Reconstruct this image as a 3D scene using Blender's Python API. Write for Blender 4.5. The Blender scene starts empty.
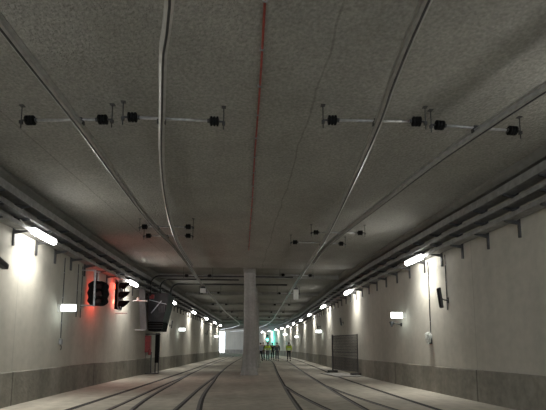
import bpy, bmesh, math, random
from mathutils import Vector, Matrix
random.seed(7)
SC = bpy.context.scene
COL = SC.collection
PI = math.pi
ORD = ['nearest','second','third','fourth','fifth','sixth','seventh','eighth','ninth','tenth','eleventh','twelfth','thirteenth','fourteenth','fifteenth']

# ------------------------------------------------------------------ materials
def mat(name, col, rough=.8, metal=0., noise=0., nscale=6., col2=None, bump=0., bscale=40., emit=None, estr=0., detail=6., lo=.35, hi=.65, spec=.5):
    m = bpy.data.materials.new(name); m.use_nodes = True
    nt = m.node_tree; N = nt.nodes; L = nt.links
    b = N['Principled BSDF']
    b.inputs['Base Color'].default_value = (*col, 1); b.inputs['Roughness'].default_value = rough
    b.inputs['Metallic'].default_value = metal
    b.inputs['Specular IOR Level'].default_value = spec
    tc = N.new('ShaderNodeTexCoord')
    if noise or col2:
        n = N.new('ShaderNodeTexNoise'); n.inputs['Scale'].default_value = nscale; n.inputs['Detail'].default_value = detail
        L.new(tc.outputs['Object'], n.inputs['Vector'])
        r = N.new('ShaderNodeValToRGB'); r.color_ramp.elements[0].position = lo; r.color_ramp.elements[1].position = hi
        c2 = col2 or tuple(min(1, c*(1+noise)) for c in col)
        c1 = col if col2 else tuple(c*(1-noise) for c in col)
        r.color_ramp.elements[0].color = (*c1, 1); r.color_ramp.elements[1].color = (*c2, 1)
        L.new(n.outputs['Fac'], r.inputs['Fac']); L.new(r.outputs['Color'], b.inputs['Base Color'])
    if bump:
        n2 = N.new('ShaderNodeTexNoise'); n2.inputs['Scale'].default_value = bscale; n2.inputs['Detail'].default_value = 5
        L.new(tc.outputs['Object'], n2.inputs['Vector'])
        bp = N.new('ShaderNodeBump'); bp.inputs['Strength'].default_value = bump; bp.inputs['Distance'].default_value = .03
        L.new(n2.outputs['Fac'], bp.inputs['Height']); L.new(bp.outputs['Normal'], b.inputs['Normal'])
    if emit:
        b.inputs['Emission Color'].default_value = (*emit, 1); b.inputs['Emission Strength'].default_value = estr
    return m

def mul_node(nt, a, b, fac=1.0, mode='MULTIPLY'):
    n = nt.nodes.new('ShaderNodeMix'); n.data_type = 'RGBA'; n.blend_type = mode; n.inputs[0].default_value = fac
    nt.links.new(a, n.inputs[6]); nt.links.new(b, n.inputs[7]); return n.outputs[2]

def big_surface(name, base, var, vs, fs, fine, bump, bscale, bdist=.03, rough=.9, streak=None, joints=None, lines=None):
    """base colour x large blotches x fine grain, with optional streak scaling, periodic joints and thin drawn-in joint lines"""
    m = bpy.data.materials.new(name); m.use_nodes = True
    nt = m.node_tree; N = nt.nodes; L = nt.links; b = N['Principled BSDF']
    b.inputs['Roughness'].default_value = rough; b.inputs['Specular IOR Level'].default_value = .3
    tc = N.new('ShaderNodeTexCoord')
    def noise(scale, amp, det=5, sc=None):
        v = tc.outputs['Object']
        if sc:
            mp = N.new('ShaderNodeMapping'); mp.inputs['Scale'].default_value = sc; L.new(v, mp.inputs['Vector']); v = mp.outputs['Vector']
        n = N.new('ShaderNodeTexNoise'); n.inputs['Scale'].default_value = scale; n.inputs['Detail'].default_value = det
        L.new(v, n.inputs['Vector'])
        r = N.new('ShaderNodeMapRange'); r.inputs['From Min'].default_value = .3; r.inputs['From Max'].default_value = .7
        r.inputs['To Min'].default_value = 1-amp; r.inputs['To Max'].default_value = 1+amp
        L.new(n.outputs['Fac'], r.inputs['Value']); return r.outputs['Result'], n.outputs['Fac']
    rgb = N.new('ShaderNodeRGB'); rgb.outputs[0].default_value = (*base, 1); c = rgb.outputs[0]
    a, _ = noise(vs, var); c = mul_node(nt, c, a)
    a, _ = noise(fs, fine); c = mul_node(nt, c, a)
    if streak:
        a, _ = noise(1.0, streak[0], 4, streak[1]); c = mul_node(nt, c, a)
    if joints:                                   # (axis, period, width, darkness)
        sx = N.new('ShaderNodeSeparateXYZ'); L.new(tc.outputs['Object'], sx.inputs[0])
        for ax, per, w, dk in joints:
            f = N.new('ShaderNodeMath'); f.operation = 'PINGPONG'; f.inputs[1].default_value = per/2
            L.new(sx.outputs[ax], f.inputs[0])
            r = N.new('ShaderNodeMapRange'); r.inputs['From Min'].default_value = w*.5; r.inputs['From Max'].default_value = w
            r.inputs['To Min'].default_value = dk; r.inputs['To Max'].default_value = 1
            L.new(f.outputs[0], r.inputs['Value']); c = mul_node(nt, c, r.outputs['Result'])
    if lines:                                    # (x0, slope, wobble, width, dark)
        sx = N.new('ShaderNodeSeparateXYZ'); L.new(tc.outputs['Object'], sx.inputs[0])
        nn = N.new('ShaderNodeTexNoise'); nn.inputs['Scale'].default_value = .8; L.new(tc.outputs['Object'], nn.inputs['Vector'])
        for x0, sl, wob, w, dk in lines:
            m1 = N.new('ShaderNodeMath'); m1.operation = 'MULTIPLY_ADD'; L.new(sx.outputs[1], m1.inputs[0]); m1.inputs[1].default_value = -sl; m1.inputs[2].default_value = -x0
            m2 = N.new('ShaderNodeMath'); m2.operation = 'ADD'; L.new(m1.outputs[0], m2.inputs[0]); L.new(sx.outputs[0], m2.inputs[1])
            m3 = N.new('ShaderNodeMath'); m3.operation = 'MULTIPLY_ADD'; L.new(nn.outputs['Fac'], m3.inputs[0]); m3.inputs[1].default_value = wob; L.new(m2.outputs[0], m3.inputs[2])
            m4 = N.new('ShaderNodeMath'); m4.operation = 'ABSOLUTE'; L.new(m3.outputs[0], m4.inputs[0])
            r = N.new('ShaderNodeMapRange'); r.inputs['From Min'].default_value = w*.4; r.inputs['From Max'].default_value = w
            r.inputs['To Min'].default_value = dk; r.inputs['To Max'].default_value = 1
            L.new(m4.outputs[0], r.inputs['Value']); c = mul_node(nt, c, r.outputs['Result'])
    L.new(c, b.inputs['Base Color'])
    _, h = noise(bscale, .1, 8)
    bp = N.new('ShaderNodeBump'); bp.inputs['Strength'].default_value = bump; bp.inputs['Distance'].default_value = bdist
    L.new(h, bp.inputs['Height']); L.new(bp.outputs['Normal'], b.inputs['Normal'])
    return m

M = {}
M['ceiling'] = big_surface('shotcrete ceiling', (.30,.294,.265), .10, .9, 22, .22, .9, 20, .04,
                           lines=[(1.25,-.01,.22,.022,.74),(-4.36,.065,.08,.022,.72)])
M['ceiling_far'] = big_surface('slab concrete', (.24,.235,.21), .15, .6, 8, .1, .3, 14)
M['wall'] = big_surface('cream wall render', (.465,.445,.385), .07, .5, 5, .06, .25, 22, .01, streak=(.06,(2.2,2.2,.12)),
                        joints=[(1,5.4,.02,.86)])
M['dado'] = big_surface('raw dado concrete', (.235,.222,.188), .18, .9, 7, .14, .4, 12, .02, streak=(.2,(1.6,1.6,.25)),
                        joints=[(1,5.4,.03,.45)])
M['floor'] = big_surface('dusty floor concrete', (.42,.39,.325), .22, .35, 4, .14, .35, 18, .015, rough=.75, streak=(.12,(1.8,.14,1)))
M['column'] = big_surface('column concrete', (.30,.295,.27), .12, 1.2, 9, .1, .4, 14, .02, streak=(.16,(5,5,.3)))
M['galv'] = mat('galvanised steel', (.42,.42,.42), .45, .7, noise=.2, nscale=14)
M['tray'] = mat('galvanised tray steel', (.27,.27,.26), .55, .3, noise=.2, nscale=6)
M['alu'] = mat('aluminium profile', (.50,.50,.48), .38, .75, noise=.12, nscale=10)
M['dark'] = mat('dark painted steel', (.045,.045,.045), .5, .3, noise=.3, nscale=12)
M['black'] = mat('black matt plastic', (.006,.006,.006), .8, spec=.15, noise=.3, nscale=20)
M['ins'] = mat('black ribbed silicone', (.004,.004,.004), .7, spec=.15, noise=.2, nscale=30)
M['rail'] = mat('worn rail steel', (.06,.052,.046), .45, .6, noise=.35, nscale=18)
M['groove'] = mat('dark rail filler', (.02,.018,.016), .9, noise=.3, nscale=10)
M['slot'] = mat('drain slot', (.028,.026,.024), .9, noise=.3, nscale=10)
M['redpaint'] = mat('red cable sheath', (.30,.045,.03), .55, noise=.25, nscale=9)
M['redbox'] = mat('red enamel', (.26,.02,.018), .4, noise=.15, nscale=8)
M['grey'] = mat('grey enamel', (.24,.24,.24), .5, .1, noise=.1, nscale=5)
M['greyd'] = mat('mid grey enamel', (.055,.055,.055), .5, .2, noise=.2, nscale=5)
M['panel'] = mat('dusty grey panel enamel', (.085,.085,.085), .6, .1, noise=.2, nscale=5)
M['cabinet'] = mat('sooty dark cabinet enamel', (.03,.03,.03), .6, .1, noise=.4, nscale=3)
M['cable'] = mat('black cable sheath', (.02,.02,.02), .6, noise=.2, nscale=9)
M['cablegrey'] = mat('grey cable sheath', (.16,.15,.14), .6, noise=.2, nscale=9)
M['lamp'] = mat('lamp diffuser', (.9,.9,.9), .4, noise=.02, emit=(1,.985,.95), estr=38)
M['exit'] = mat('emergency light diffuser', (.9,.9,.9), .4, noise=.02, emit=(.93,1,.97), estr=4.5)
M['redlens'] = mat('red signal lens', (.6,.02,.01), .3, noise=.02, emit=(1,.05,.02), estr=12)
M['greenlens'] = mat('green signal lens', (.02,.5,.4), .3, noise=.02, emit=(.05,1,.75), estr=30)
M['darklens'] = mat('unlit lens', (.03,.01,.01), .2, noise=.1)
M['white'] = mat('white plastic', (.62,.62,.58), .5, noise=.06, nscale=10)
M['wrap'] = mat('crumpled white plastic film', (.55,.56,.52), .35, noise=.2, nscale=20, bump=.6, bscale=30)
M['foot'] = mat('rubber foot block', (.05,.048,.045), .9, noise=.3, nscale=8)
M['skin'] = mat('skin', (.42,.26,.19), .6, noise=.05)
M['vest'] = mat('yellow green high visibility fabric', (.62,.80,.08), .7, noise=.08, nscale=12)
M['tape'] = mat('reflective tape', (.75,.78,.74), .35, noise=.03)
M['navy'] = mat('dark navy cloth', (.018,.020,.028), .85, noise=.3, nscale=10)
M['blk'] = mat('black cloth', (.010,.010,.011), .85, noise=.3, nscale=10)
M['greycloth'] = mat('blue grey cloth', (.10,.115,.13), .85, noise=.2, nscale=10)
M['jeans'] = mat('faded grey trousers', (.09,.09,.095), .85, noise=.2, nscale=10)
M['pale'] = mat('pale jacket cloth', (.40,.44,.50), .85, noise=.1, nscale=10)
M['hair'] = mat('dark hair', (.015,.012,.01), .7, noise=.3, nscale=30)
M['boot'] = mat('boot leather', (.02,.018,.016), .7, noise=.2)

# ------------------------------------------------------------------ mesh helpers
def obj(name, bm, m, parent=None, smooth=False):
    me = bpy.data.meshes.new(name)
    bmesh.ops.recalc_face_normals(bm, faces=bm.faces[:])
    bm.to_mesh(me); bm.free()
    if smooth:
        for p in me.polygons: p.use_smooth = True
    me.materials.append(m)
    o = bpy.data.objects.new(name, me); COL.objects.link(o)
    if parent: o.parent = parent
    return o
def tag(o, label=None, cat=None, group=None, kind=None):
    if label: o['label'] = label
    if cat: o['category'] = cat
    if group: o['group'] = group
    if kind: o['kind'] = kind
    return o
def thing(name, label, cat, loc=(0,0,0), rz=0, group=None):
    o = bpy.data.objects.new(name, None); COL.objects.link(o); o.location = loc; o.rotation_euler = (0,0,rz)
    o.empty_display_size = .2
    return tag(o, label, cat, group)
def box(bm, c, s, rot=None, bev=0):
    r = bmesh.ops.create_cube(bm, size=1)
    vs = r['verts']
    for v in vs:
        p = Vector((v.co.x*s[0], v.co.y*s[1], v.co.z*s[2]))
        if rot: p = rot @ p
        v.co = p + Vector(c)
    if bev:
        es = set(e for v in vs for e in v.link_edges)
        bmesh.ops.bevel(bm, geom=list(es), offset=bev, segments=2, affect='EDGES', profile=.5)
def frame_of(d):
    d = d.normalized(); u = Vector((0,0,1)) if abs(d.z) < .9 else Vector((1,0,0))
    a = d.cross(u).normalized(); b = a.cross(d).normalized(); return a, b
def tube(bm, pts, r, n=8, cap=True):
    pts = [Vector(p) for p in pts]; rings = []
    rr = r if isinstance(r, (list, tuple)) else [r]*len(pts)
    a0 = None
    for i, p in enumerate(pts):
        d = (pts[min(i+1, len(pts)-1)] - pts[max(i-1, 0)])
        a, b = frame_of(d)
        if a0 is not None:
            a = (a0 - d.normalized()*a0.dot(d.normalized()))
            a = a.normalized() if a.length > 1e-6 else frame_of(d)[0]
            b = a.cross(d.normalized()).normalized()
        a0 = a
        rings.append([bm.verts.new(p + a*math.cos(2*PI*k/n)*rr[i] + b*math.sin(2*PI*k/n)*rr[i]) for k in range(n)])
    for i in range(len(rings)-1):
        for k in range(n):
            bm.faces.new((rings[i][k], rings[i][(k+1)%n], rings[i+1][(k+1)%n], rings[i+1][k]))
    if cap:
        bm.faces.new(rings[0][::-1]); bm.faces.new(rings[-1])
def lathe(bm, prof, origin, axis, n=14):
    """prof = [(dist along axis, radius)]"""
    o = Vector(origin); d = Vector(axis).normalized(); a, b = frame_of(d); rings = []
    for t, r in prof:
        rings.append([bm.verts.new(o + d*t + (a*math.cos(2*PI*k/n) + b*math.sin(2*PI*k/n))*max(r, .0005)) for k in range(n)])
    for i in range(len(rings)-1):
        for k in range(n):
            bm.faces.new((rings[i][k], rings[i][(k+1)%n], rings[i+1][(k+1)%n], rings[i+1][k]))
    bm.faces.new(rings[0][::-1]); bm.faces.new(rings[-1])
def catmull(P, step=.6):
    P = [Vector((p[0], p[1])) for p in P]
    P = [2*P[0]-P[1]] + P + [2*P[-1]-P[-2]]; out = []
    for i in range(1, len(P)-2):
        a, b, c, d = P[i-1:i+3]; n = max(1, int((c-b).length/step))
        for k in range(n):
            t = k/n
            out.append(  .5*((2*b)+(c-a)*t+(2*a-5*b+4*c-d)*t*t+(3*b-a-3*c+d)*t**3))
    out.append(P[-2]); return out
class Path:
    def __init__(s, pts, step=.6):
        s.p = catmull(pts, step); s.n = []
        for i in range(len(s.p)):
            d = (s.p[min(i+1, len(s.p)-1)] - s.p[max(i-1, 0)]).normalized()
            s.n.append(Vector((-d.y, d.x)))          # left-hand normal
    def at_y(s, y):
        for i in range(len(s.p)-1):
            a, b = s.p[i], s.p[i+1]
            if a.y <= y <= b.y and b.y > a.y:
                t = (y-a.y)/(b.y-a.y); return a+(b-a)*t, s.n[i].lerp(s.n[i+1], t), (b-a).normalized()
        return s.p[-1], s.n[-1], Vector((0,1))
    def sub(s, y0, y1):
        q = Path.__new__(Path); a = [i for i in range(len(s.p)) if y0 <= s.p[i].y <= y1]
        k = [i for i in range(a[0], a[-1]+1)]
        q.p = [s.p[i] for i in k]; q.n = [s.n[i] for i in k]; return q
def sweep(bm, path, prof, side=1, closed=True):
    """prof = [(u, z)]: u metres to the side of the path (left * side)"""
    rows = [[bm.verts.new((p.x+n.x*u*side, p.y+n.y*u*side, z)) for u, z in prof] for p, n in zip(path.p, path.n)]
    m = len(prof)
    for i in range(len(rows)-1):
        for k in range(m if closed else m-1):
            k2 = (k+1) % m
            bm.faces.new((rows[i][k], rows[i+1][k], rows[i+1][k2], rows[i][k2]))
    if closed:
        bm.faces.new(rows[0]); bm.faces.new(rows[-1][::-1])

# ------------------------------------------------------------------ plan of the tunnel
H = 5.15; H2 = 5.34; YE = 21.1
LP = Path([(-5.4,-12),(-5.38,0),(-5.36,10),(-5.2,18),(-4.78,25),(-4.35,33),(-3.95,41),(-3.55,49),(-3.2,56),(-3.05,60)])
RP = Path([(6.1,-12),(6.05,0),(6.0,8),(5.85,12),(5.68,18),(5.72,24),(5.9,30),(6.12,37),(6.42,45),(6.5,53),(6.5,60),(6.15,67),(5.5,73),(4.6,79),(3.2,86),(1.2,93),(-1.6,99),(-4.0,103.5)])
LEXIT = Path([(-3.05,60),(-3.6,62.0),(-5.2,64.5),(-8.5,67.5),(-14,71),(-24,75)])

def struct(name, bm, m): return tag(obj(name, bm, m), kind='structure')
T = .3
bm = bmesh.new(); sweep(bm, LP, [(0,-.1),(0,H2+.2),(T,H2+.2),(T,-.1)]); struct('wall_left', bm, M['wall'])
bm = bmesh.new(); sweep(bm, LEXIT, [(0,-.1),(0,H2+.2),(T,H2+.2),(T,-.1)]); struct('wall_portal', bm, M['wall'])
bm = bmesh.new(); sweep(bm, RP, [(0,-.1),(0,H2+.2),(T,H2+.2),(T,-.1)], -1); struct('wall_right', bm, M['wall'])
bm = bmesh.new(); sweep(bm, LP, [(-.035,0),(-.035,.76),(-.02,.78),(0,.78),(0,0)]); struct('baseboard_left', bm, M['dado'])
bm = bmesh.new(); sweep(bm, RP, [(-.035,0),(-.035,.76),(-.02,.78),(0,.78),(0,0)], -1); struct('baseboard_right', bm, M['dado'])
# dark downstand running along each top corner
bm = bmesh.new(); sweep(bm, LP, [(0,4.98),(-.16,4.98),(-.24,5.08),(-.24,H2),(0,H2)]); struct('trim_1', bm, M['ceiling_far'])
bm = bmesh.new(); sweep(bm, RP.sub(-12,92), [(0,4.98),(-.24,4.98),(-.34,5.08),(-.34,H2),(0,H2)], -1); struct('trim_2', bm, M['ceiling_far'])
# floor
bm = bmesh.new(); box(bm, (-6,69,-.1), (54,164,.2)); struct('floor', bm, M['floor'])
# near slab
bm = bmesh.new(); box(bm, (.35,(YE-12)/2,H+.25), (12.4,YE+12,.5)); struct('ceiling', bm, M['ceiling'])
# far slab, higher, with a free edge at the portal where daylight starts
bm = bmesh.new()
pl = [(-7,YE),(7.4,YE),(7.4,105.5),(-3.6,105.5),(-3.6,116),(-30,116),(-30,73),(-12,60)]  # unseen left extension, added to keep skylight off the far wall
lo = [bm.verts.new((x,y,H2)) for x,y in pl]; hi = [bm.verts.new((x,y,H2+.45)) for x,y in pl]
bm.faces.new(lo); bm.faces.new(hi[::-1])
for k in range(len(pl)): bm.faces.new((lo[k], lo[(k+1)%len(pl)], hi[(k+1)%len(pl)], hi[k]))
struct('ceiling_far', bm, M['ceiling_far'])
for i, y in enumerate([24.5+7.9*k for k in range(7)]):      # drop beams behind every lamp
    l = LP.at_y(y)[0].x if y < 60 else -6.0
    r = RP.at_y(y)[0].x
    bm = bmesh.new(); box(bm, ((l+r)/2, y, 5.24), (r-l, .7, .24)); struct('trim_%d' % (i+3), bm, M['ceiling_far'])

# ------------------------------------------------------------------ columns in the middle
colx = [(.36,21.9),(.72,29.6),(1.15,37.4),(1.32,45.2),(1.5,53),(1.55,61),(1.2,69)]
for i, (x, y) in enumerate(colx):
    t = thing('concrete_column', ('rough grey concrete column with flared foot standing in front of all the others' if i == 0 else
        '%s concrete column of the row, mostly hidden behind the front column' % ORD[i]), 'column', (x,y,0), 0, 'concrete columns down the middle')
    bm = bmesh.new(); w = .285; d = .32
    prof = [(0,.44),(.25,.39),(.8,.335),(1.5,.302),(2.4,w),(H-.14 if i==0 else H2-.3, w)]
    rings = []
    for z, r in prof:
        c = .03; ry = r*d/w
        rings.append([bm.verts.new((px,py,z)) for px,py in [(-r+c,-ry),(r-c,-ry),(r,-ry+c),(r,ry-c),(r-c,ry),(-r+c,ry),(-r,ry-c),(-r,-ry+c)]])
    for a in range(len(rings)-1):
        for k in range(8): bm.faces.new((rings[a][k],rings[a][(k+1)%8],rings[a+1][(k+1)%8],rings[a+1][k]))
    bm.faces.new(rings[0][::-1]); bm.faces.new(rings[-1]); obj('shaft', bm, M['column'], t)
    bm = bmesh.new(); top = H2
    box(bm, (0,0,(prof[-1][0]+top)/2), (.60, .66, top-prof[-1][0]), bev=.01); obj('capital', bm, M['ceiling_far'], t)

# ------------------------------------------------------------------ rails in the floor
def floor_rail(pts, label, m=None):
    p = Path(pts, .8)
    o = thing('tram_rail', label, 'rail', (p.p[0].x, p.p[0].y, 0), 0, 'rails set in the floor')
    q = Path.__new__(Path); off = p.p[0].copy(); q.p = [a-off for a in p.p]; q.n = p.n
    bm = bmesh.new(); sweep(bm, q, [(-.034,0),(-.034,.006),(.034,.006),(.034,0)]); obj('rail_head', bm, M['rail'], o)
    bm = bmesh.new(); sweep(bm, q, [(-.095,0),(-.095,.003),(-.0345,.003),(-.0345,0)]); obj('flange_groove', bm, M['groove'], o)
    return o
def off(pts, u):
    p = Path(pts, 3); return [(a.x+n.x*u, a.y+n.y*u) for a, n in zip(p.p, p.n)]
L3 = [(-1.35,6),(-1.66,9.8),(-1.82,13),(-1.86,18),(-1.9,22)]
Lm = [(-1.9,22),(-1.85,26),(-1.72,32),(-1.45,40),(-1.1,48),(-.75,56),(-.55,64),(-1.3,71),(-2.6,77),(-5,84),(-9,91),(-15,97)]
L2 = [(-2.25,5),(-2.17,10),(-2.12,15),(-1.98,20),(-1.9,24)]
G = .7175
floor_rail(off(L3+Lm[1:], -G), 'right rail of the left track, curving past the foot of the front column')
floor_rail(off(L3+Lm[1:], G), 'left rail of the left track running on to the bright far opening')
floor_rail(off(L2, -G), 'short straight rail joining the left track from the left, right one of its pair')
floor_rail(off(L2, G), 'short straight rail joining the left track from the left, left one of its pair')
R1 = [(1.75,4),(1.9,8),(1.96,10),(2.06,13),(2.42,21),(2.8,28),(3.2,35),(3.5,42),(3.65,50),(3.65,58),(3.4,66),(2.8,73),(1.6,81),(-.2,89),(-3.5,96.5),(-9,103)]
R2 = [(3.3,5),(2.72,8.5),(2.48,10.5),(2.28,13),(2.18,15.5)]
floor_rail(off(R1, G), 'left rail of the right track running towards the walkers')
floor_rail(off(R1, -G), 'right rail of the right track running towards the walkers')
floor_rail(off(R2, G), 'curved rail branching off the right track towards the lower right, left one')
floor_rail(off(R2, -G), 'curved rail branching off the right track towards the lower right, right one')
p = Path([(-3.95,6),(-3.74,10),(-3.34,18.7),(-2.98,28),(-2.75,38),(-2.35,50),(-2.0,58)], .8)
bm = bmesh.new(); sweep(bm, p, [(-.08,0),(-.08,.004),(.08,.004),(.08,0)])
tag(obj('drain_channel', bm, M['slot']), 'dark slot drain in the floor along the left walkway', 'drain')
p = Path([(4.32,6),(4.26,10),(4.3,15.4),(4.42,20.7),(4.85,28),(5.3,37),(5.6,45),(5.7,56)], .8)
bm = bmesh.new(); sweep(bm, p, [(-.07,0),(-.07,.004),(.07,.004),(.07,0)])
tag(obj('drain_channel', bm, M['slot']), 'dark slot drain in the floor along the right walkway', 'drain')

# ------------------------------------------------------------------ overhead conductor rails
K = 1.073
def conductor(pts, label):
    pts = [(a*K, b*K) for a, b in pts]; p = Path(pts, .35); q = Path.__new__(Path); o0 = p.p[0].copy(); q.p = [a-o0 for a in p.p]; q.n = p.n
    o = thing('conductor_rail', label, 'overhead rail', (o0.x, o0.y, 0), 0, 'overhead conductor rails under the ceiling')
    bm = bmesh.new()
    sweep(bm, q, [(-.05,4.860),(.05,4.860),(.05,4.845),(.02,4.835),(.016,4.795),(.042,4.780),(.042,4.755),(.014,4.740),
                  (-.014,4.740),(-.042,4.755),(-.042,4.780),(-.016,4.795),(-.02,4.835),(-.05,4.845)]); obj('profile', bm, M['alu'], o)
    bm = bmesh.new(); tube(bm, [(a.x,a.y,4.738) for a in q.p], .015, 6); obj('contact_wire', bm, M['dark'], o)
    return o
CL1 = [(-2.46,1),(-2.44,4.2),(-2.4,6.2),(-2.42,9),(-2.38,11.8),(-2.22,14),(-2.14,18),(-2.11,21.8),(-1.9,30),(-1.6,40),(-1.05,50),(-.5,59),(-.42,65),(-1.2,71),(-2.4,77),(-4.5,84),(-8,90)]
CL2 = [(-.45,2),(-.7,3.8),(-.88,4.5),(-1.07,5.5),(-1.4,7.3),(-1.7,9.5),(-1.95,12.2),(-2.04,14.6),(-2.0,17.5)]
CR1 = [(1.58,1),(1.69,3.6),(1.82,5),(1.93,5.8),(2.12,8),(2.45,12.8),(2.6,18),(2.8,25.5),(3.1,34),(3.4,44),(3.66,53),(3.6,61.7),(3.1,72),(2.1,80),(.5,87),(-2.5,94)]
CR2 = [(4.6,1.5),(4.0,4),(3.75,4.9),(3.5,6.2),(3.34,7.2),(3.12,9.3),(2.83,12),(2.67,14.2),(2.71,16.5)]
conductor(CL1, 'long aluminium overhead rail hung on the left, running straight away into the bright far opening')
conductor(CL2, 'short curved overhead rail left of the red cable, merging into the left one')
conductor(CR1, 'long aluminium overhead rail right of the red cable, running away above the walkers')
conductor(CR2, 'slanting overhead rail coming in from the right edge, merging into the right one')

def support(x0, x1, y0, y1, z, label, xc=None, ceil=H, k=None):
    z = 4.9; k = k or K; x0, x1, y0, y1 = x0*k, x1*k, y0*k, y1*k; xc = xc*k
    if y0 > YE: ceil = H2
    c = ((x0+x1)/2, (y0+y1)/2); ln = math.hypot(x1-x0, y1-y0); rz = math.atan2(y1-y0, x1-x0)
    t = thing('rail_support', label, 'rail hanger', (c[0], c[1], z), rz, 'insulated hangers for the overhead rails')
    h = ln/2; il = .155; g = .07
    bm = bmesh.new(); tube(bm, [(-h+g+il,0,0),(h-g-il,0,0)], .021, 10); obj('cross_tube', bm, M['galv'], t, True)
    for s in (-1, 1):
        bm = bmesh.new(); pr = [(0,.03)]
        for k in range(3): pr += [(.008+.048*k,.058),(.014+.048*k,.076),(.040+.048*k,.076),(.048+.048*k,.058)]
        pr += [(il,.03)]
        lathe(bm, pr, (s*(h-g),0,0), (-s,0,0)); ins = obj('insulator', bm, M['ins'], t)
        bm = bmesh.new(); tube(bm, [(s*h,0,-.13),(s*h,0,ceil-z)], .009, 8); box(bm, (s*h,0,-.03), (.045,.045,.05)); tube(bm, [(s*(h-g-.01),0,0),(s*h,0,0)], .016, 8)
        rod = obj('threaded_rod', bm, M['dark'], t)
        bm = bmesh.new(); box(bm, (s*h,0,ceil-z-.006), (.07,.07,.012)); obj('anchor_plate', bm, M['greyd'], rod)
        bm = bmesh.new(); lathe(bm, [(0,.032),(.03,.032)], (s*(h-g-il),0,0), (-s,0,0)); obj('end_collar', bm, M['greyd'], ins)
    if xc is not None:
        bm = bmesh.new(); u = (xc-c[0])/math.cos(rz)
        box(bm, (u,0,-.005), (.09,.07,.07), bev=.008); box(bm, (u-.055,0,-.05), (.02,.06,.06)); box(bm, (u+.055,0,-.05), (.02,.06,.06))
        obj('clamp', bm, M['dark'], t)
    return t
support(-3.27,-1.93,6.36,6.24,4.665,'nearest rail hanger, furthest left, across the left overhead rail',-2.4)
support(-1.75,-.30,6.15,6.19,4.665,'nearest rail hanger crossing the curved overhead rail left of the red cable',-1.2)
support(1.16,2.68,6.04,5.98,4.665,'nearest rail hanger crossing the steep overhead rail right of the red cable',1.95)
support(2.80,4.26,6.06,6.16,4.665,'nearest rail hanger, furthest right, crossing the slanting overhead rail',3.52)
support(-2.86,-1.38,12.12,12.02,4.665,'second row rail hanger over the left overhead rails, upper of the two',-2.38)
support(-2.96,-1.50,13.12,13.02,4.665,'second row rail hanger over the left overhead rails, lower of the two',-2.28)
support(1.98,3.55,12.38,12.32,4.665,'second row rail hanger over the right overhead rails, nearer one',2.46)
support(1.52,3.3,13.6,13.72,4.665,'second row rail hanger over the right overhead rails, farther one',2.5)
support(1.72,3.28,20.0,20.1,4.665,'third row rail hanger on the right overhead rail just before the slab edge',2.65)
support(-2.75,-1.4,20.55,20.5,4.665,'third row rail hanger on the left overhead rail just before the slab edge',-2.13)
for i, y in enumerate([29.0,37,45,53]):
    y /= K; xa = Path(CL1).at_y(y)[0].x; xb = Path(CR1).at_y(y)[0].x
    support(xa-.65, xa+.65, y, y, 4.665, 'rail hanger beyond the slab edge on the left overhead rail, %s there' % ORD[i], xa, H2)
    support(xb-.7, xb+.7, y, y, 4.665, 'rail hanger beyond the slab edge on the right overhead rail, %s there' % ORD[i], xb, H2)

# white boxes hung below the overhead rails
def hang_box(x, y, w, h, z, label):
    t = thing('section_box', label, 'box', (x, y, z), 0)
    bm = bmesh.new(); box(bm, (0,0,-h/2), (w,.12,h), bev=.015); obj('housing', bm, M['white'], t)
    bm = bmesh.new(); box(bm, (0,0,.05), (w*.8,.16,.1), bev=.01); box(bm, (0,0,.17), (.05,.05,.16)); obj('bracket', bm, M['dark'], t)
    bm = bmesh.new(); tube(bm, [(w*.5+.05*math.sin(a), 0, .02-.16+.16*math.cos(a)) for a in [k*PI/8 for k in range(9)]], .012, 6); obj('cable_loop', bm, M['cable'], t)
hang_box(2.95,24.0,.27,.55,4.50,'white box hanging under the right overhead rail')
hang_box(-2.15,24.0,.3,.24,4.52,'small pale box hanging under the left overhead rail')

# red cable along the ceiling
t = thing('red_cable', 'thin red cable clipped along the middle of the ceiling', 'cable', (.22,0,H))
bm = bmesh.new(); tube(bm, [(.012*math.sin(y*1.3)*.5+.002*y*.3, y, -.02) for y in [-11+.7*k for k in range(41)]], .015, 8); obj('sheath', bm, M['redpaint'], t)
for k in range(24):
    bm = bmesh.new(); y = -2+.8*k; box(bm, (.002*y*.3,y,-.021), (.06,.025,.042), bev=.004); obj('clip', bm, M['grey'], t)

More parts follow.
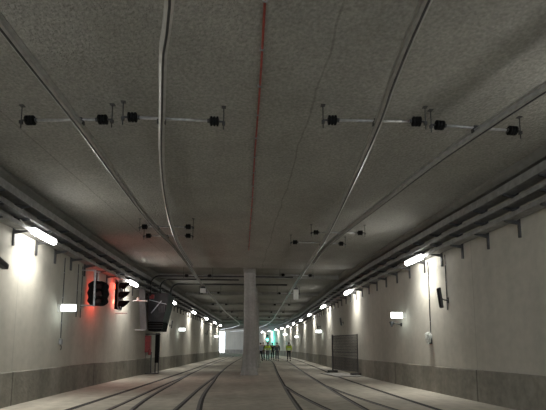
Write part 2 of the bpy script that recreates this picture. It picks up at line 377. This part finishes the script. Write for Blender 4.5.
# ------------------------------------------------------------------ cable trays
def tray_rack(path, side, y1, label, first, spacing):
    t = thing('cable_tray_rack', label, 'cable tray')
    pp = path.sub(-11.5, y1)
    for z0, z1, d in ((4.08,4.18,.33),(4.36,4.46,.34),(4.66,4.84,.36)):
        bm = bmesh.new()
        sweep(bm, pp, [(-.05,z0),(-d,z0),(-d,z1),(-d+.008,z1),(-d+.008,z0+.01),(-.058,z0+.01),(-.058,z1),(-.05,z1)], side)
        obj('tray', bm, M['tray'], t)
    for z, u, r, m in ((4.115,.12,.025,'cable'),(4.115,.2,.022,'cablegrey'),(4.115,.27,.025,'cable'),(4.40,.13,.028,'cable'),(4.40,.22,.03,'cablegrey'),(4.71,.15,.035,'cable'),(4.71,.25,.03,'cable')):
        bm = bmesh.new(); ph = random.random()*6
        rows = [(p.x-n.x*(u+.012*math.sin(i*.7+ph))*side, p.y-n.y*u*side, z+.006*math.sin(i*.9+ph)) for i, (p, n) in enumerate(zip(pp.p, pp.n))]
        tube(bm, rows, r, 6); obj('cable', bm, M[m], t)
    y = first
    while y < min(y1, 58):
        p, n, d = path.at_y(y); rot = Matrix.Rotation(math.atan2(d.y, d.x), 3, 'Z')
        c = Vector((p.x, p.y, 0)); nn = Vector((-n.x*side, -n.y*side, 0))
        bm = bmesh.new(); box(bm, c+nn*.025+Vector((0,0,4.32)), (.045,.05,1.26), rot)
        for z in (4.06,4.34,4.64):
            a = c+nn*.04; b = c+nn*.36
            vs = [bm.verts.new(v) for s in (-.018,.018) for v in (a+Vector((0,s,z-.09)), a+Vector((0,s,z)), b+Vector((0,s,z)), b+Vector((0,s,z-.03)))]
            bm.faces.new(vs[:4]); bm.faces.new(vs[4:][::-1])
            for k in range(4): bm.faces.new((vs[k], vs[k+4], vs[(k+1)%4+4], vs[(k+1)%4]))
        obj('bracket', bm, M['greyd'], t); y += spacing
    return t
tray_rack(LP, 1, 59, 'three-tier galvanised cable trays on brackets along the top of the left wall', -7.5, 1.12)
tray_rack(RP, -1, 84, 'three-tier galvanised cable trays on brackets along the top of the right wall', -8.3, 1.145)

# ------------------------------------------------------------------ wall lamps
def make_lamp(label, p, n, d, side, group):
    nn = Vector((-n.x*side, -n.y*side))
    c = p + nn*.43
    t = thing('tunnel_lamp', label, 'lamp', (c.x, c.y, 4.08), math.atan2(d.y, d.x), group)
    return t, nn
lamp_meshes = {}
def lamp_parts(t, s):
    """s = +1 when the wall lies to local +y"""
    def get(k, fn, m, smooth=False):
        if k not in lamp_meshes:
            bm = bmesh.new(); fn(bm); lamp_meshes[k] = obj(k.split('|')[0], bm, m, t, smooth)
        else:
            c = lamp_meshes[k].copy(); COL.objects.link(c); c.parent = t
    get('housing', lambda b: box(b, (0,0,.065), (1.26,.13,.04), bev=.015), M['grey'])
    def diff(b):
        prof = [(-.60,.02),(-.58,.055),(-.52,.075),(.52,.075),(.58,.055),(.60,.02)]
        lathe(b, prof, (0,0,-.02), (1,0,0), 16)
    get('diffuser', diff, M['lamp'], True)
    for x in (-.5,.5):
        k = 'mounting_arm|%g%g' % (x, s)
        def arm(b, x=x): tube(b, [(x,0,.07),(x,0,.085),(x,.30*s,.085),(x,.40*s,-.05)], .012, 6)
        get(k, arm, M['galv'])
    def cab(b): tube(b, [(-.6,0,.03),(-.95,.03*s,.05),(-1.15,.02*s,.09)], .013, 6)
    get('lead|%g' % s, cab, M['white'])
LY = [-4.7,3.3,11.05,19.2,27.3,35.3,43,50,56.6]
RY = [-3.1,5.0,13.3,21.5,29.5,37.2,45,52,59,65,70.5,76,81.5]
POWER = 34.
def light(name, kind, loc, e, col, parent=None, **kw):
    l = bpy.data.lights.new(name, kind); l.energy = e; l.color = col
    for k, v in kw.items(): setattr(l, k, v)
    o = bpy.data.objects.new(name, l); COL.objects.link(o); o.location = loc
    if parent: o.parent = parent
    return o
for side, ys, path, nm in ((1, LY, LP, 'left'), (-1, RY, RP, 'right')):
    k = 0
    for y in ys:
        p, n, d = path.at_y(y)
        if y < 8: lab = 'tunnel lamp on the %s wall %s, nearer than the frame' % (nm, 'beside the camera' if y > 0 else 'behind the camera')
        else:
            lab = 'lit tube lamp under the cable trays, %s along the %s wall' % (ORD[k], nm); k += 1
        t, nn = make_lamp(lab, p, n, d, side, 'tube lamps along the walls')
        lamp_parts(t, 1 if side == 1 else -1)
        pw = POWER*(1 if y < 16 else .78)
        lo_ = light('lamp_light', 'AREA', (0,0,-.10), pw, (1,.975,.91), t, shape='RECTANGLE', size=1.1, size_y=.1, spread=math.radians(105))
        lo_.rotation_euler = (math.radians(4)*side, 0, 0)

# ------------------------------------------------------------------ emergency lights sticking out of the walls
def exit_light(path, side, y, z, label, w=.42):
    p, n, d = path.at_y(y); nn = Vector((-n.x*side, -n.y*side))
    t = thing('emergency_light', label, 'emergency light', (p.x, p.y, z), math.atan2(nn.y, nn.x), 'emergency light boxes on the walls')
    bm = bmesh.new(); box(bm, (.09+w/2,0,0), (w,.05,.2), bev=.012); obj('light_panel', bm, M['exit'], t)
    bm = bmesh.new(); box(bm, (.045,0,0), (.09,.07,.16), bev=.008); box(bm, (.01,0,0), (.02,.14,.22)); box(bm, (.09+w/2,0,.112), (w+.02,.06,.025)); obj('wall_mount', bm, M['white'], t)
    light('glow', 'POINT', (.12+w/2,0,0), 3.5, (.9,1,.95), t, shadow_soft_size=.12).location.z = -.25
exit_light(LP,1,13.1,2.47,'white glowing emergency box left of the red signals on the left wall')
exit_light(LP,1,31,2.55,'small glowing emergency box on the left wall just past the dark cabinet')
exit_light(LP,1,53,2.6,'farthest glowing emergency box at the end of the left wall')
exit_light(RP,-1,15.2,2.46,'white glowing emergency box on the right wall between the two nearest lamps')
exit_light(RP,-1,32.5,2.5,'small glowing emergency box on the right wall beyond the wire fence')
exit_light(RP,-1,50,2.5,'tiny glowing emergency box far along the right wall behind the walkers')
exit_light(RP,-1,62,3.1,'farthest pale glowing box on the right wall above the walkers', .6)

# ------------------------------------------------------------------ conduits and wall devices
def wall_frame(path, side, y):
    p, n, d = path.at_y(y); return p, Vector((-n.x*side, -n.y*side)), d
def conduit(path, side, y, z0, z1, label, r=.014, dy=0):
    p, nn, d = wall_frame(path, side, y)
    t = thing('conduit', label, 'conduit', (p.x, p.y, 0), math.atan2(nn.y, nn.x), 'thin conduits down the walls')
    bm = bmesh.new(); tube(bm, [(.02,0,z1),(.02,dy*.5,(z0+z1)/2),(.02,dy,z0)], r, 8); obj('pipe', bm, M['greyd'], t)
    for k in range(3):
        bm = bmesh.new(); f = (k+.6)/3.2; box(bm, (.015,dy*(1-f),z0+(z1-z0)*f), (.03,.06,.025)); obj('clip', bm, M['galv'], t)
conduit(RP,-1,13.22,1.7,4.0,'thin conduit dropping to the wrapped box on the right wall')
conduit(RP,-1,12.12,2.4,4.0,'thin conduit dropping to the slab loudspeaker on the right wall')
conduit(LP,1,13.35,1.6,4.0,'thin conduit beside the white emergency box on the left wall')
conduit(LP,1,14.4,2.3,4.0,'thin conduit between emergency box and signals, nearer one')
conduit(LP,1,14.75,2.3,4.0,'thin conduit between emergency box and signals, farther one')
def loudspeaker(path, side, y, z, label, h=.5, out=.3, tilt=.12):
    p, nn, d = wall_frame(path, side, y)
    t = thing('wall_loudspeaker', label, 'loudspeaker', (p.x, p.y, z), math.atan2(nn.y, nn.x), 'slab loudspeakers on wall arms')
    bm = bmesh.new(); tube(bm, [(0,0,-.05),(out*.5,0,-.04),(out,0,.0)], .018, 8); box(bm, (.01,0,-.05), (.02,.1,.16)); obj('arm', bm, M['dark'], t)
    bm = bmesh.new(); box(bm, (out+.03,0,.02), (.07,.14,h), Matrix.Rotation(tilt,3,'Y'), bev=.012); obj('cabinet', bm, M['greyd'], t)
    bm = bmesh.new(); box(bm, (out+.068,0,.02), (.012,.11,h-.06), Matrix.Rotation(tilt,3,'Y')); obj('grille', bm, M['black'], t)
loudspeaker(RP,-1,12.1,2.72,'tall slab loudspeaker on an arm below the nearest lamp of the right wall',.58,.2,.12)
loudspeaker(RP,-1,24.6,2.75,'small dark loudspeaker on the right wall above the wire fence',.45,.12)
loudspeaker(RP,-1,33.6,2.95,'dark loudspeaker above the small emergency box on the right wall',.45,.2)
loudspeaker(LP,1,28.3,2.75,'dark loudspeaker on the left wall just past the dark cabinet',.5,.12)
loudspeaker(LP,1,45,2.75,'farthest dark loudspeaker on the left wall',.5,.2)
# wrapped junction box
p, nn, d = wall_frame(RP,-1,13.22)
t = thing('junction_box', 'small box wrapped in white plastic at the foot of a conduit on the right wall', 'junction box', (p.x,p.y,1.62), math.atan2(nn.y,nn.x))
bm = bmesh.new(); box(bm, (.05,0,-.08), (.09,.12,.2), bev=.01); obj('housing', bm, M['dark'], t)
bm = bmesh.new(); bmesh.ops.create_icosphere(bm, subdivisions=3, radius=1)
for v in bm.verts:
    k = .9+.3*math.sin(v.co.x*9+v.co.z*7)*math.cos(v.co.y*8); v.co = Vector((.10+v.co.x*.095*k, v.co.y*.13*k, .06+v.co.z*.19*k*(1-.3*v.co.z)))
obj('plastic_wrap', bm, M['wrap'], t)
p, nn, d = wall_frame(LP,1,13.3)
t = thing('junction_box', 'small dark box at the foot of a conduit below the left emergency box', 'junction box', (p.x,p.y,1.5), math.atan2(nn.y,nn.x))
bm = bmesh.new(); box(bm, (.05,0,0), (.08,.1,.16), bev=.01); obj('housing', bm, M['grey'], t)
bm = bmesh.new(); tube(bm, [(.05,.0,-.07),(.07,.02,-.16),(.06,0,-.24)], .012, 6); obj('cable_tail', bm, M['dark'], t)
# horn under right emergency light
p, nn, d = wall_frame(RP,-1,15.5)
t = thing('horn_siren', 'small dark horn under the near emergency box on the right wall', 'siren', (p.x,p.y,2.15), math.atan2(nn.y,nn.x))
bm = bmesh.new(); box(bm, (.02,0,0), (.04,.08,.12)); tube(bm, [(.03,0,0),(.3,0,.04)], .018, 8); obj('bracket', bm, M['dark'], t)
bm = bmesh.new(); lathe(bm, [(0,.03),(.06,.045),(.16,.085),(.17,.085)], (.38,0,-.07), (-.1,-.2,1)); obj('horn', bm, M['dark'], t)
# camera at the left frame edge
t = thing('security_camera', 'dark security camera on an arm at the left edge of the photo', 'camera', (-5.33,8.95,3.02), 0)
bm = bmesh.new(); box(bm, (.02,0,.0), (.04,.12,.16)); tube(bm, [(.03,0,0),(.25,0,.04),(.42,0,.03)], .022, 8); obj('arm', bm, M['dark'], t)
bm = bmesh.new(); box(bm, (.5,.08,.0), (.13,.4,.12), Matrix.Rotation(-.25,3,'X'), bev=.02); obj('body', bm, M['greyd'], t)
bm = bmesh.new(); lathe(bm, [(0,.05),(.05,.055)], (.5,-.11,.05), (0,-1,.25)); obj('lens', bm, M['black'], t)

# ------------------------------------------------------------------ the two tram signals
def visor(bm, c, r, ln, ax):
    """tubular hood cut back towards its underside: triangular in profile"""
    n = 18; a = Vector(ax).normalized(); s = Vector((0,0,1)).cross(a).normalized(); u = a.cross(s)
    i0, i1, o0, o1 = [], [], [], []
    for k in range(n+1):
        th = -PI*.12+k*(PI*1.24)/n
        dirv = s*math.cos(th)+Vector((0,0,1))*math.sin(th); L_ = ln*(.18+.82*max(0, (math.sin(th)+.4)/1.4))
        for lst, rr, tt in ((i0,r-.008,0),(i1,r-.008,L_),(o0,r,0),(o1,r,L_)): lst.append(bm.verts.new(Vector(c)+dirv*rr+a*tt))
    for k in range(n):
        bm.faces.new((o0[k],o0[k+1],o1[k+1],o1[k])); bm.faces.new((i0[k],i1[k],i1[k+1],i0[k+1])); bm.faces.new((i1[k],o1[k],o1[k+1],i1[k+1]))
def signal(loc, rz, w, hh, ln, label, glow, back=True):
    t = thing('tram_signal', label, 'signal', loc, rz, 'black tram signals with hoods on the left wall')
    # local +x = direction the hoods point
    bm = bmesh.new(); box(bm, (-.06,0,0), (.16,w*.62,hh*.94), bev=.03); obj('housing', bm, M['black'], t)
    bm = bmesh.new(); out = []; n = 48
    r_ = w/2
    for k in range(n):                              # scalloped backboard outline
        a = 2*PI*k/n; x = r_*math.copysign(abs(math.cos(a))**.5, math.cos(a)); z = hh/2*1.02*math.copysign(abs(math.sin(a))**.5, math.sin(a))
        x *= .93+.07*math.cos(z/hh*6*PI); out.append((x, z))
    f = [bm.verts.new((.022,x,z)) for x,z in out]; g = [bm.verts.new((.034,x,z)) for x,z in out]
    bm.faces.new(f); bm.faces.new(g[::-1])
    for k in range(n): bm.faces.new((f[k],f[(k+1)%n],g[(k+1)%n],g[k]))
    obj('backboard', bm, M['black'] if back else M['grey'], t)
    for k in (-1,0,1):
        bm = bmesh.new(); visor(bm, (.034,0,k*hh/3.15), hh/6.6, ln, (1,0,0)); hood = obj('hood', bm, M['black'], t)
        bm = bmesh.new(); lathe(bm, [(0,hh/7.4),(.01,hh/7.4),(.02,hh/12)], (.034,0,k*hh/3.15), (1,0,0), 18); obj('lens', bm, M['darklens'], hood)
    bm = bmesh.new(); lathe(bm, [(0,hh/7.4),(.012,hh/7.4),(.03,hh/12)], (-.14,0,hh/3.15), (-1,0,0), 18)
    o = obj('lens', bm, M['redlens'], t); o['label'] = 'lit red lens facing the wall'
    light('red_glow', 'POINT', (-.30,.22,-.22), glow, (1,.09,.05), t, shadow_soft_size=.08)
    bm = bmesh.new(); tube(bm, [(-.06,0,hh*.4),(-.06,0,hh*.5+.32)], .025, 8); box(bm, (-.06,0,hh*.5+.33), (.12,.12,.03)); obj('bracket', bm, M['galv'], t)
    return t
signal((-4.92,15.3,3.16), math.radians(-55), .74, .84, .30, 'large black signal head with scalloped outline, glowing red on the wall behind it', 20)
signal((-4.88,17.8,3.37), math.radians(-12), .50, 1.15, .38, 'black signal seen from the side with three triangular hoods, right of the larger one', 16, False)
# hanger in front of the first signal
t = thing('signal_hanger', 'pale vertical steel bar hanging in front of the larger black signal', 'steel bar', (-4.86,14.75,0))
bm = bmesh.new(); box(bm, (0,0,3.28), (.06,.04,1.22), bev=.006); obj('upright', bm, M['galv'], t)
bm = bmesh.new(); box(bm, (-.31,0,2.7), (.66,.04,.04), bev=.005); box(bm, (-.31,0,3.87), (.66,.04,.04), bev=.005); obj('wall_arm', bm, M['galv'], t)
t = thing('signal_hanger', 'steel bracket arm under the hooded side-on signal', 'steel bar', (-5.1,18.4,0))
bm = bmesh.new(); box(bm, (.16,0,2.72), (.5,.04,.04), bev=.005); obj('wall_arm', bm, M['galv'], t)
bm = bmesh.new(); box(bm, (.75,.6,3.3), (.6,.05,.04), bev=.005); lathe(bm, [(0,.045),(.1,.05)], (.66,.6,3.33), (0,0,1)); obj('side_bracket', bm, M['white'], t)

# ------------------------------------------------------------------ dark cabinet hung from the wall with pipes
t = thing('hanging_cabinet', 'big dark tapered steel cabinet hung high on the left wall past the signals', 'cabinet', (0,0,0))
def prism(bm, sec, y0, y1):
    a = [bm.verts.new((x,y0,z)) for x,z in sec]; b = [bm.verts.new((x,y1,z)) for x,z in sec]
    bm.faces.new(a); bm.faces.new(b[::-1])
    for k in range(len(sec)): bm.faces.new((a[k],a[(k+1)%len(sec)],b[(k+1)%len(sec)],b[k]))
bm = bmesh.new(); prism(bm, [(-4.78,4.05),(-3.72,4.05),(-3.78,3.6),(-3.98,2.62),(-4.72,2.62)], 22.45, 24.2); obj('body', bm, M['cabinet'], t)
bm = bmesh.new(); prism(bm, [(-4.74,2.60),(-3.97,2.60),(-4.06,2.16),(-4.70,2.16)], 22.5, 24.1); obj('base_box', bm, M['black'], t)
for z in (2.28,2.40,2.52):
    bm = bmesh.new(); box(bm, (-4.36,22.47,z), (.74,.06,.03), Matrix.Rotation(.4,3,'X')); obj('louvre', bm, M['greyd'], t)
bm = bmesh.new(); prism(bm, [(-4.88,4.08),(-4.60,4.08),(-4.44,2.15),(-4.72,2.15)], 20.9, 21.15); o = obj('side_panel', bm, M['panel'], t); o['label'] = 'pale grey side panel next to the wall'
bm = bmesh.new(); box(bm, (-4.32,22.41,3.35), (.8,.05,.04), Matrix.Rotation(-.9,3,'Y')); box(bm, (-4.25,22.42,3.6), (.9,.04,.03), Matrix.Rotation(.25,3,'Y')); obj('brace', bm, M['galv'], t)
bm = bmesh.new(); box(bm, (-4.55,22.4,3.86), (.22,.1,.22), bev=.01); obj('red_tag_box', bm, M['redbox'], t)
bm = bmesh.new(); box(bm, (-4.05,22.4,3.3), (.3,.08,.42), bev=.01); obj('hatch', bm, M['dark'], t)
bm = bmesh.new(); box(bm, (-4.72,20.9,2.13), (.45,.3,.05), bev=.01); obj('shelf', bm, M['grey'], t)
for i, (x, y, z, lab) in enumerate([(-4.62,22.36,4.93,'nearest'),(-4.35,23.5,4.93,'middle'),(-4.1,25.4,4.95,'farthest')]):
    bm = bmesh.new()
    pts = [(x,y,3.9)]+[(x+.45*(1-math.cos(a)),y,z-.45+.45*math.sin(a)) for a in [k*PI/12 for k in range(7)]]
    pts += [(x+1.2,y,z),( 2.6 if i != 1 else -.2,y,z)]
    tube(bm, pts, .035 if i != 2 else .045, 10)
    tag(obj('cross_pipe', bm, M['cable'], None, True), 'dark pipe bending up from the cabinet and crossing under the ceiling, %s of three' % lab, 'pipe', 'dark pipes crossing under the slab')
# equipment under the cabinet
t = thing('hydrant_stand', 'floor-standing steel frame with red hydrant box under the dark cabinet', 'hydrant', (-4.6,23.0,0))
bm = bmesh.new(); box(bm, (-.18,0,1.5), (.3,.26,.85), bev=.02); o = obj('red_box', bm, M['redbox'], t); o['label'] = 'red box'
bm = bmesh.new(); box(bm, (.28,.05,1.3), (.2,.24,1.5), bev=.02); obj('dark_box', bm, M['black'], t)
for x in (-.32,-.02,.2,.36):
    bm = bmesh.new(); box(bm, (x,.05,.55), (.05,.05,1.1)); obj('leg', bm, M['dark'], t)
bm = bmesh.new(); box(bm, (.02,.05,.02), (.8,.3,.04)); box(bm, (.02,.05,2.0), (.8,.3,.05)); obj('frame', bm, M['dark'], t)
bm = bmesh.new(); lathe(bm, [(0,.07),(.3,.075),(.34,.03),(.4,.03)], (-.05,-.22,.95), (0,0,1)); obj('extinguisher', bm, M['redbox'], t)

# ------------------------------------------------------------------ wire fence on the right
a = Vector((4.86,23.6)); b = Vector((5.52,20.9)); ln = (b-a).length
t = thing('mesh_fence', 'dark wire mesh fence panel standing on block feet by the right wall', 'fence panel', (a.x,a.y,0), math.atan2((b-a).y,(b-a).x))
bm = bmesh.new(); tube(bm, [(0,0,.06),(0,0,2.0)], .04, 10); obj('post', bm, M['dark'], t)
bm = bmesh.new(); tube(bm, [(ln,0,.06),(ln,0,1.98)], .022, 10); obj('post', bm, M['dark'], t)
bm = bmesh.new(); tube(bm, [(0,0,1.94),(ln,0,1.94)], .02, 8); tube(bm, [(0,0,.2),(ln,0,.2)], .02, 8); tube(bm, [(0,0,1.1),(ln,0,1.1)], .012, 8); obj('cross_bar', bm, M['dark'], t)
bm = bmesh.new()
for k in range(1, 54): tube(bm, [(ln*k/54,0,.2),(ln*k/54,0,1.94)], .0075, 4)
for k in range(1, 12): tube(bm, [(0,0,.2+1.74*k/12),(ln,0,.2+1.74*k/12)], .008, 4)
obj('wire_mesh', bm, M['dark'], t)
bm = bmesh.new(); box(bm, (-.02,0,.06), (.26,.5,.12), bev=.02); obj('foot', bm, M['foot'], t)
bm = bmesh.new(); box(bm, (ln,0,.06), (.26,.72,.12), bev=.02); obj('foot', bm, M['foot'], t)
bm = bmesh.new(); box(bm, (0,0,.02), (1.3,2.6,.04), bev=.01)
o = tag(obj('concrete_slab', bm, M['column']), 'low pale concrete slab lying beside the mesh fence feet', 'slab'); o.location = (4.78,21.3,0); o.rotation_euler = (0,0,.1)

# ------------------------------------------------------------------ green signal deep in the tunnel
t = thing('tram_signal', 'distant signal showing a glowing blue-green light above the walkers', 'signal', (4.3,75.3,0))
bm = bmesh.new(); tube(bm, [(0,0,0),(0,0,2.4)], .05, 8); box(bm, (0,0,.03), (.3,.3,.06)); obj('post', bm, M['greyd'], t)
bm = bmesh.new(); box(bm, (0,.1,2.9), (.4,.2,1.1), bev=.03); obj('housing', bm, M['black'], t)
for z, m in ((3.22,'darklens'),(2.9,'darklens'),(2.58,'greenlens')):
    bm = bmesh.new(); lathe(bm, [(0,.16),(.01,.16),(.03,.08)], (0,0,z), (0,-1,0), 16); o = obj('lens', bm, M[m], t)
    if m == 'greenlens': o['label'] = 'lit green lens'
    bm = bmesh.new(); visor(bm, (0,0,z), .18, .22, (0,-1,0)); obj('hood', bm, M['black'], t)
light('green_glow', 'POINT', (.15,-.4,2.75), 230, (.1,1,.85), t, shadow_soft_size=.15)

# ------------------------------------------------------------------ people
def skin_mesh(name, verts, edges, m, parent, root=0, sub=2):
    me = bpy.data.meshes.new(name); me.from_pydata([v[:3] for v in verts], edges, []); me.materials.append(m)
    o = bpy.data.objects.new(name, me); COL.objects.link(o)
    sk = o.modifiers.new('s', 'SKIN'); sk.use_smooth_shade = True
    lay = me.skin_vertices[0].data if me.skin_vertices else None
    if lay is None:
        bm = bmesh.new(); bm.from_mesh(me); bm.verts.layers.skin.verify(); bm.to_mesh(me); bm.free(); lay = me.skin_vertices[0].data
    for i, v in enumerate(verts):
        r = v[3]; lay[i].radius = r if isinstance(r, tuple) else (r, r); lay[i].use_root = (i == root)
    s = o.modifiers.new('d', 'SUBSURF'); s.levels = sub; s.render_levels = sub
    dg = bpy.context.evaluated_depsgraph_get(); ev = o.evaluated_get(dg); nm = bpy.data.meshes.new_from_object(ev)
    bpy.data.objects.remove(o)
    for p in nm.polygons: p.use_smooth = True
    n = bpy.data.objects.new(name, nm); COL.objects.link(n); n.parent = parent
    if not nm.materials: nm.materials.append(m)
    return n
def person(x, y, rz, h, label, top, legs, vest=False, helmet=None, stride=.16, long=False, armout=0.):
    k = h/1.76
    t = thing('person', label, 'person', (x,y,0), rz, 'walkers on the right track'); t.scale = (k,k,k)
    s = stride
    # faces local +y; joints
    hipL, hipR = (-.09,0,.92), (.09,0,.92)
    kL, kR = (-.10,s*.65+.02,.50), (.10,-s*.25+.04,.49)
    aL, aR = (-.10,s,.09), (.10,-s,.11)
    tL, tR = (-.11,s+.16,.035), (.11,-s+.15,.035)
    shL, shR = (-.19,0,1.43), (.19,0,1.43)
    eL, eR = (-.25-armout*.6,-s*.3-.03,1.15), (.25+armout*.6,s*.3-.03,1.15)
    wL, wR = (-.25-armout,-s*.3+.07,.90), (.25+armout,s*.4+.10,.90)
    V = [(0,0,.96,(.13,.10)),(0,.0,1.15,(.125,.09)),(0,-.01,1.36,(.15,.10)),(0,0,1.47,(.07,.065)),(0,.01,1.56,(.052,.055)),
         (*hipL,.085),(*kL,.057),(*aL,.038),(*tL,.032),(*hipR,.085),(*kR,.057),(*aR,.038),(*tR,.032),
         (*shL,.06),(*eL,.042),(*wL,.028),(*shR,.06),(*eR,.042),(*wR,.028)]
    E = [(0,1),(1,2),(2,3),(3,4),(0,5),(5,6),(6,7),(7,8),(0,9),(9,10),(10,11),(11,12),(2,13),(13,14),(14,15),(2,16),(16,17),(17,18)]
    body = skin_mesh('body', V, E, M['skin'], t)
    bm = bmesh.new(); bm.from_mesh(body.data)
    # head with face
    r = bmesh.ops.create_uvsphere(bm, u_segments=20, v_segments=14, radius=1)
    for v in r['verts']:
        X, Y, Z = v.co; f = max(0, Y)
        wz = 1-.22*max(0, -Z)
        v.co = Vector((X*.074*wz, .015+Y*.094*(1-.1*max(0,-Z)), 1.655+Z*.115))
        if f > .85 and -.35 < Z < .1: v.co.y += .018*max(0, 1-abs(X)*4)
    for sx in (-1, 1):
        r = bmesh.ops.create_uvsphere(bm, u_segments=8, v_segments=6, radius=1)
        for v in r['verts']: v.co = Vector((sx*.076+v.co.x*.012, .01+v.co.y*.02, 1.65+v.co.z*.032))
        r = bmesh.ops.create_uvsphere(bm, u_segments=8, v_segments=6, radius=.011)
        for v in r['verts']: v.co += Vector((sx*.03,.103,1.665))
    # mouth ridge
    tube(bm, [(-.022,.098,1.60),(0,.106,1.598),(.022,.098,1.60)], .006, 6)
    # hands
    for sx, w, e in ((-1,wL,eL),(1,wR,eR)):
        w = Vector(w); d = (w-Vector(e)).normalized(); side = Vector((0,1,0)); side = (side-d*side.dot(d)).normalized()
        inn = Vector((-sx,0,0))
        tube(bm, [w-d*.02, w+d*.03, w+d*.085], [.024,.034,.030], 8)
        for j, (o_, L_) in enumerate(((-.027,.062),(-.009,.078),(.009,.082),(.027,.072))):
            b0 = w+d*.075+side*o_; tube(bm, [b0, b0+d*L_*.5+inn*.006, b0+d*L_*.85+inn*.03], [.0095,.0085,.007], 6)
        b0 = w+d*.02+side*.028; tube(bm, [b0, b0+side*.025+d*.035, b0+side*.03+d*.065+inn*.015], [.011,.01,.008], 6)
    bm.to_mesh(body.data); bm.free()
    for p in body.data.polygons: p.use_smooth = True
    # trousers
    V = [(0,0,.98,(.14,.11)),(*hipL,.10),(*kL,.072),(aL[0],aL[1],.12,.062),(*hipR,.10),(*kR,.072),(aR[0],aR[1],.13,.062)]
    skin_mesh('trousers', V, [(0,1),(1,2),(2,3),(0,4),(4,5),(5,6)], legs, t)
    # jacket with sleeves
    cuff = .93 if long else .97
    V = [(0,0,.90 if not long else .84,(.16,.125)),(0,0,1.12,(.15,.115)),(0,-.01,1.34,(.165,.12)),(0,0,1.475,(.07,.075)),
         (*shL,.075),(*eL,.056),(wL[0],wL[1]-.01,cuff,.042),(*shR,.075),(*eR,.056),(wR[0],wR[1]-.01,cuff,.042)]
    skin_mesh('jacket', V, [(0,1),(1,2),(2,3),(2,4),(4,5),(5,6),(2,7),(7,8),(8,9)], top, t)
    if vest:
        V = [(0,0,.92,(.175,.14)),(0,0,1.12,(.17,.135)),(0,-.01,1.34,(.185,.14)),(0,0,1.45,(.12,.10))]
        vo = skin_mesh('vest', V, [(0,1),(1,2),(2,3)], M['vest'], t)
        for z in (1.02,1.16):
            bm = bmesh.new(); n = 28
            a = [[bm.verts.new((rx*math.cos(2*PI*q/n), ry*math.sin(2*PI*q/n), zz)) for q in range(n)] for rx, ry, zz in ((.172,.142,z-.03),(.182,.150,z-.03),(.182,.150,z+.03),(.172,.142,z+.03))]
            for i in range(4):
                for q in range(n): bm.faces.new((a[i][q],a[i][(q+1)%n],a[(i+1)%4][(q+1)%n],a[(i+1)%4][q]))
            obj('reflective_band', bm, M['tape'], vo)
    for (ax, tx) in ((aL,tL),(aR,tR)):
        bm = bmesh.new(); box(bm, ((ax[0]+tx[0])/2,(ax[1]+tx[1])/2,.05), (.095,.29,.1), bev=.03); obj('shoe', bm, M['boot'], t)
    bm = bmesh.new(); r = bmesh.ops.create_uvsphere(bm, u_segments=20, v_segments=12, radius=1)
    for v in r['verts']: v.co = Vector((v.co.x*.086, -.005+v.co.y*.103, 1.69+v.co.z*.09))
    geom = [v for v in bm.verts if v.co.z < 1.665 and v.co.y > -.02 or v.co.z < 1.61]
    bmesh.ops.delete(bm, geom=geom, context='VERTS')
    if helmet:
        for v in bm.verts: v.co = Vector((v.co.x*1.25, v.co.y*1.25, 1.69+(v.co.z-1.69)*1.25))
        obj('helmet', bm, helmet, t, True)
    else: obj('hair', bm, M['hair'], t, True)
    return t
person(4.56,43.0,.05,1.80,'walker in yellow vest and black trousers, on the far right of the group',M['vest'],M['blk'],True)
person(3.42,43.2,-.05,1.78,'bare-headed walker in blue-grey clothes between the two yellow vests',M['greycloth'],M['jeans'],stride=.1)
person(2.58,44.4,0,1.80,'walker in yellow-green vest and grey trousers in the middle of the dark pair',M['vest'],M['jeans'],True,armout=.12,stride=.06)
person(2.2,46.2,.1,1.82,'walker in black clothes just left of the central yellow vest',M['blk'],M['navy'],armout=.08)
person(3.18,46.4,-.1,1.80,'walker in black clothes just right of the central yellow vest',M['navy'],M['blk'],armout=.06,stride=.05)
person(1.84,43.6,.3,1.76,'walker in pale jacket and dark trousers beside the column, leftmost of the group',M['pale'],M['navy'],stride=.26)

# ------------------------------------------------------------------ daylight at the portal, plus an assumed open end behind camera for soft fill
w = bpy.data.worlds.new('World'); SC.world = w; w.use_nodes = True
bg = w.node_tree.nodes['Background']; bg.inputs['Color'].default_value = (.82,.90,1,1); bg.inputs['Strength'].default_value = 6.0

# ------------------------------------------------------------------ camera
cd = bpy.data.cameras.new('camera'); cam = bpy.data.objects.new('camera', cd); COL.objects.link(cam)
P_ = .12217304763960307; YW = .06981573355756003
cam.location = (0,0,1.35); cam.rotation_euler = (PI/2+P_, 0, -YW)
cd.sensor_width = 36; cd.lens = 29.011; cd.shift_y = .161126; cd.clip_end = 500; cd.clip_start = .05
SC.camera = cam
vs = SC.view_settings; vs.view_transform = 'Standard'; vs.look = 'None'; vs.gamma = 1; vs.use_curve_mapping = False
vs.exposure = 0.0
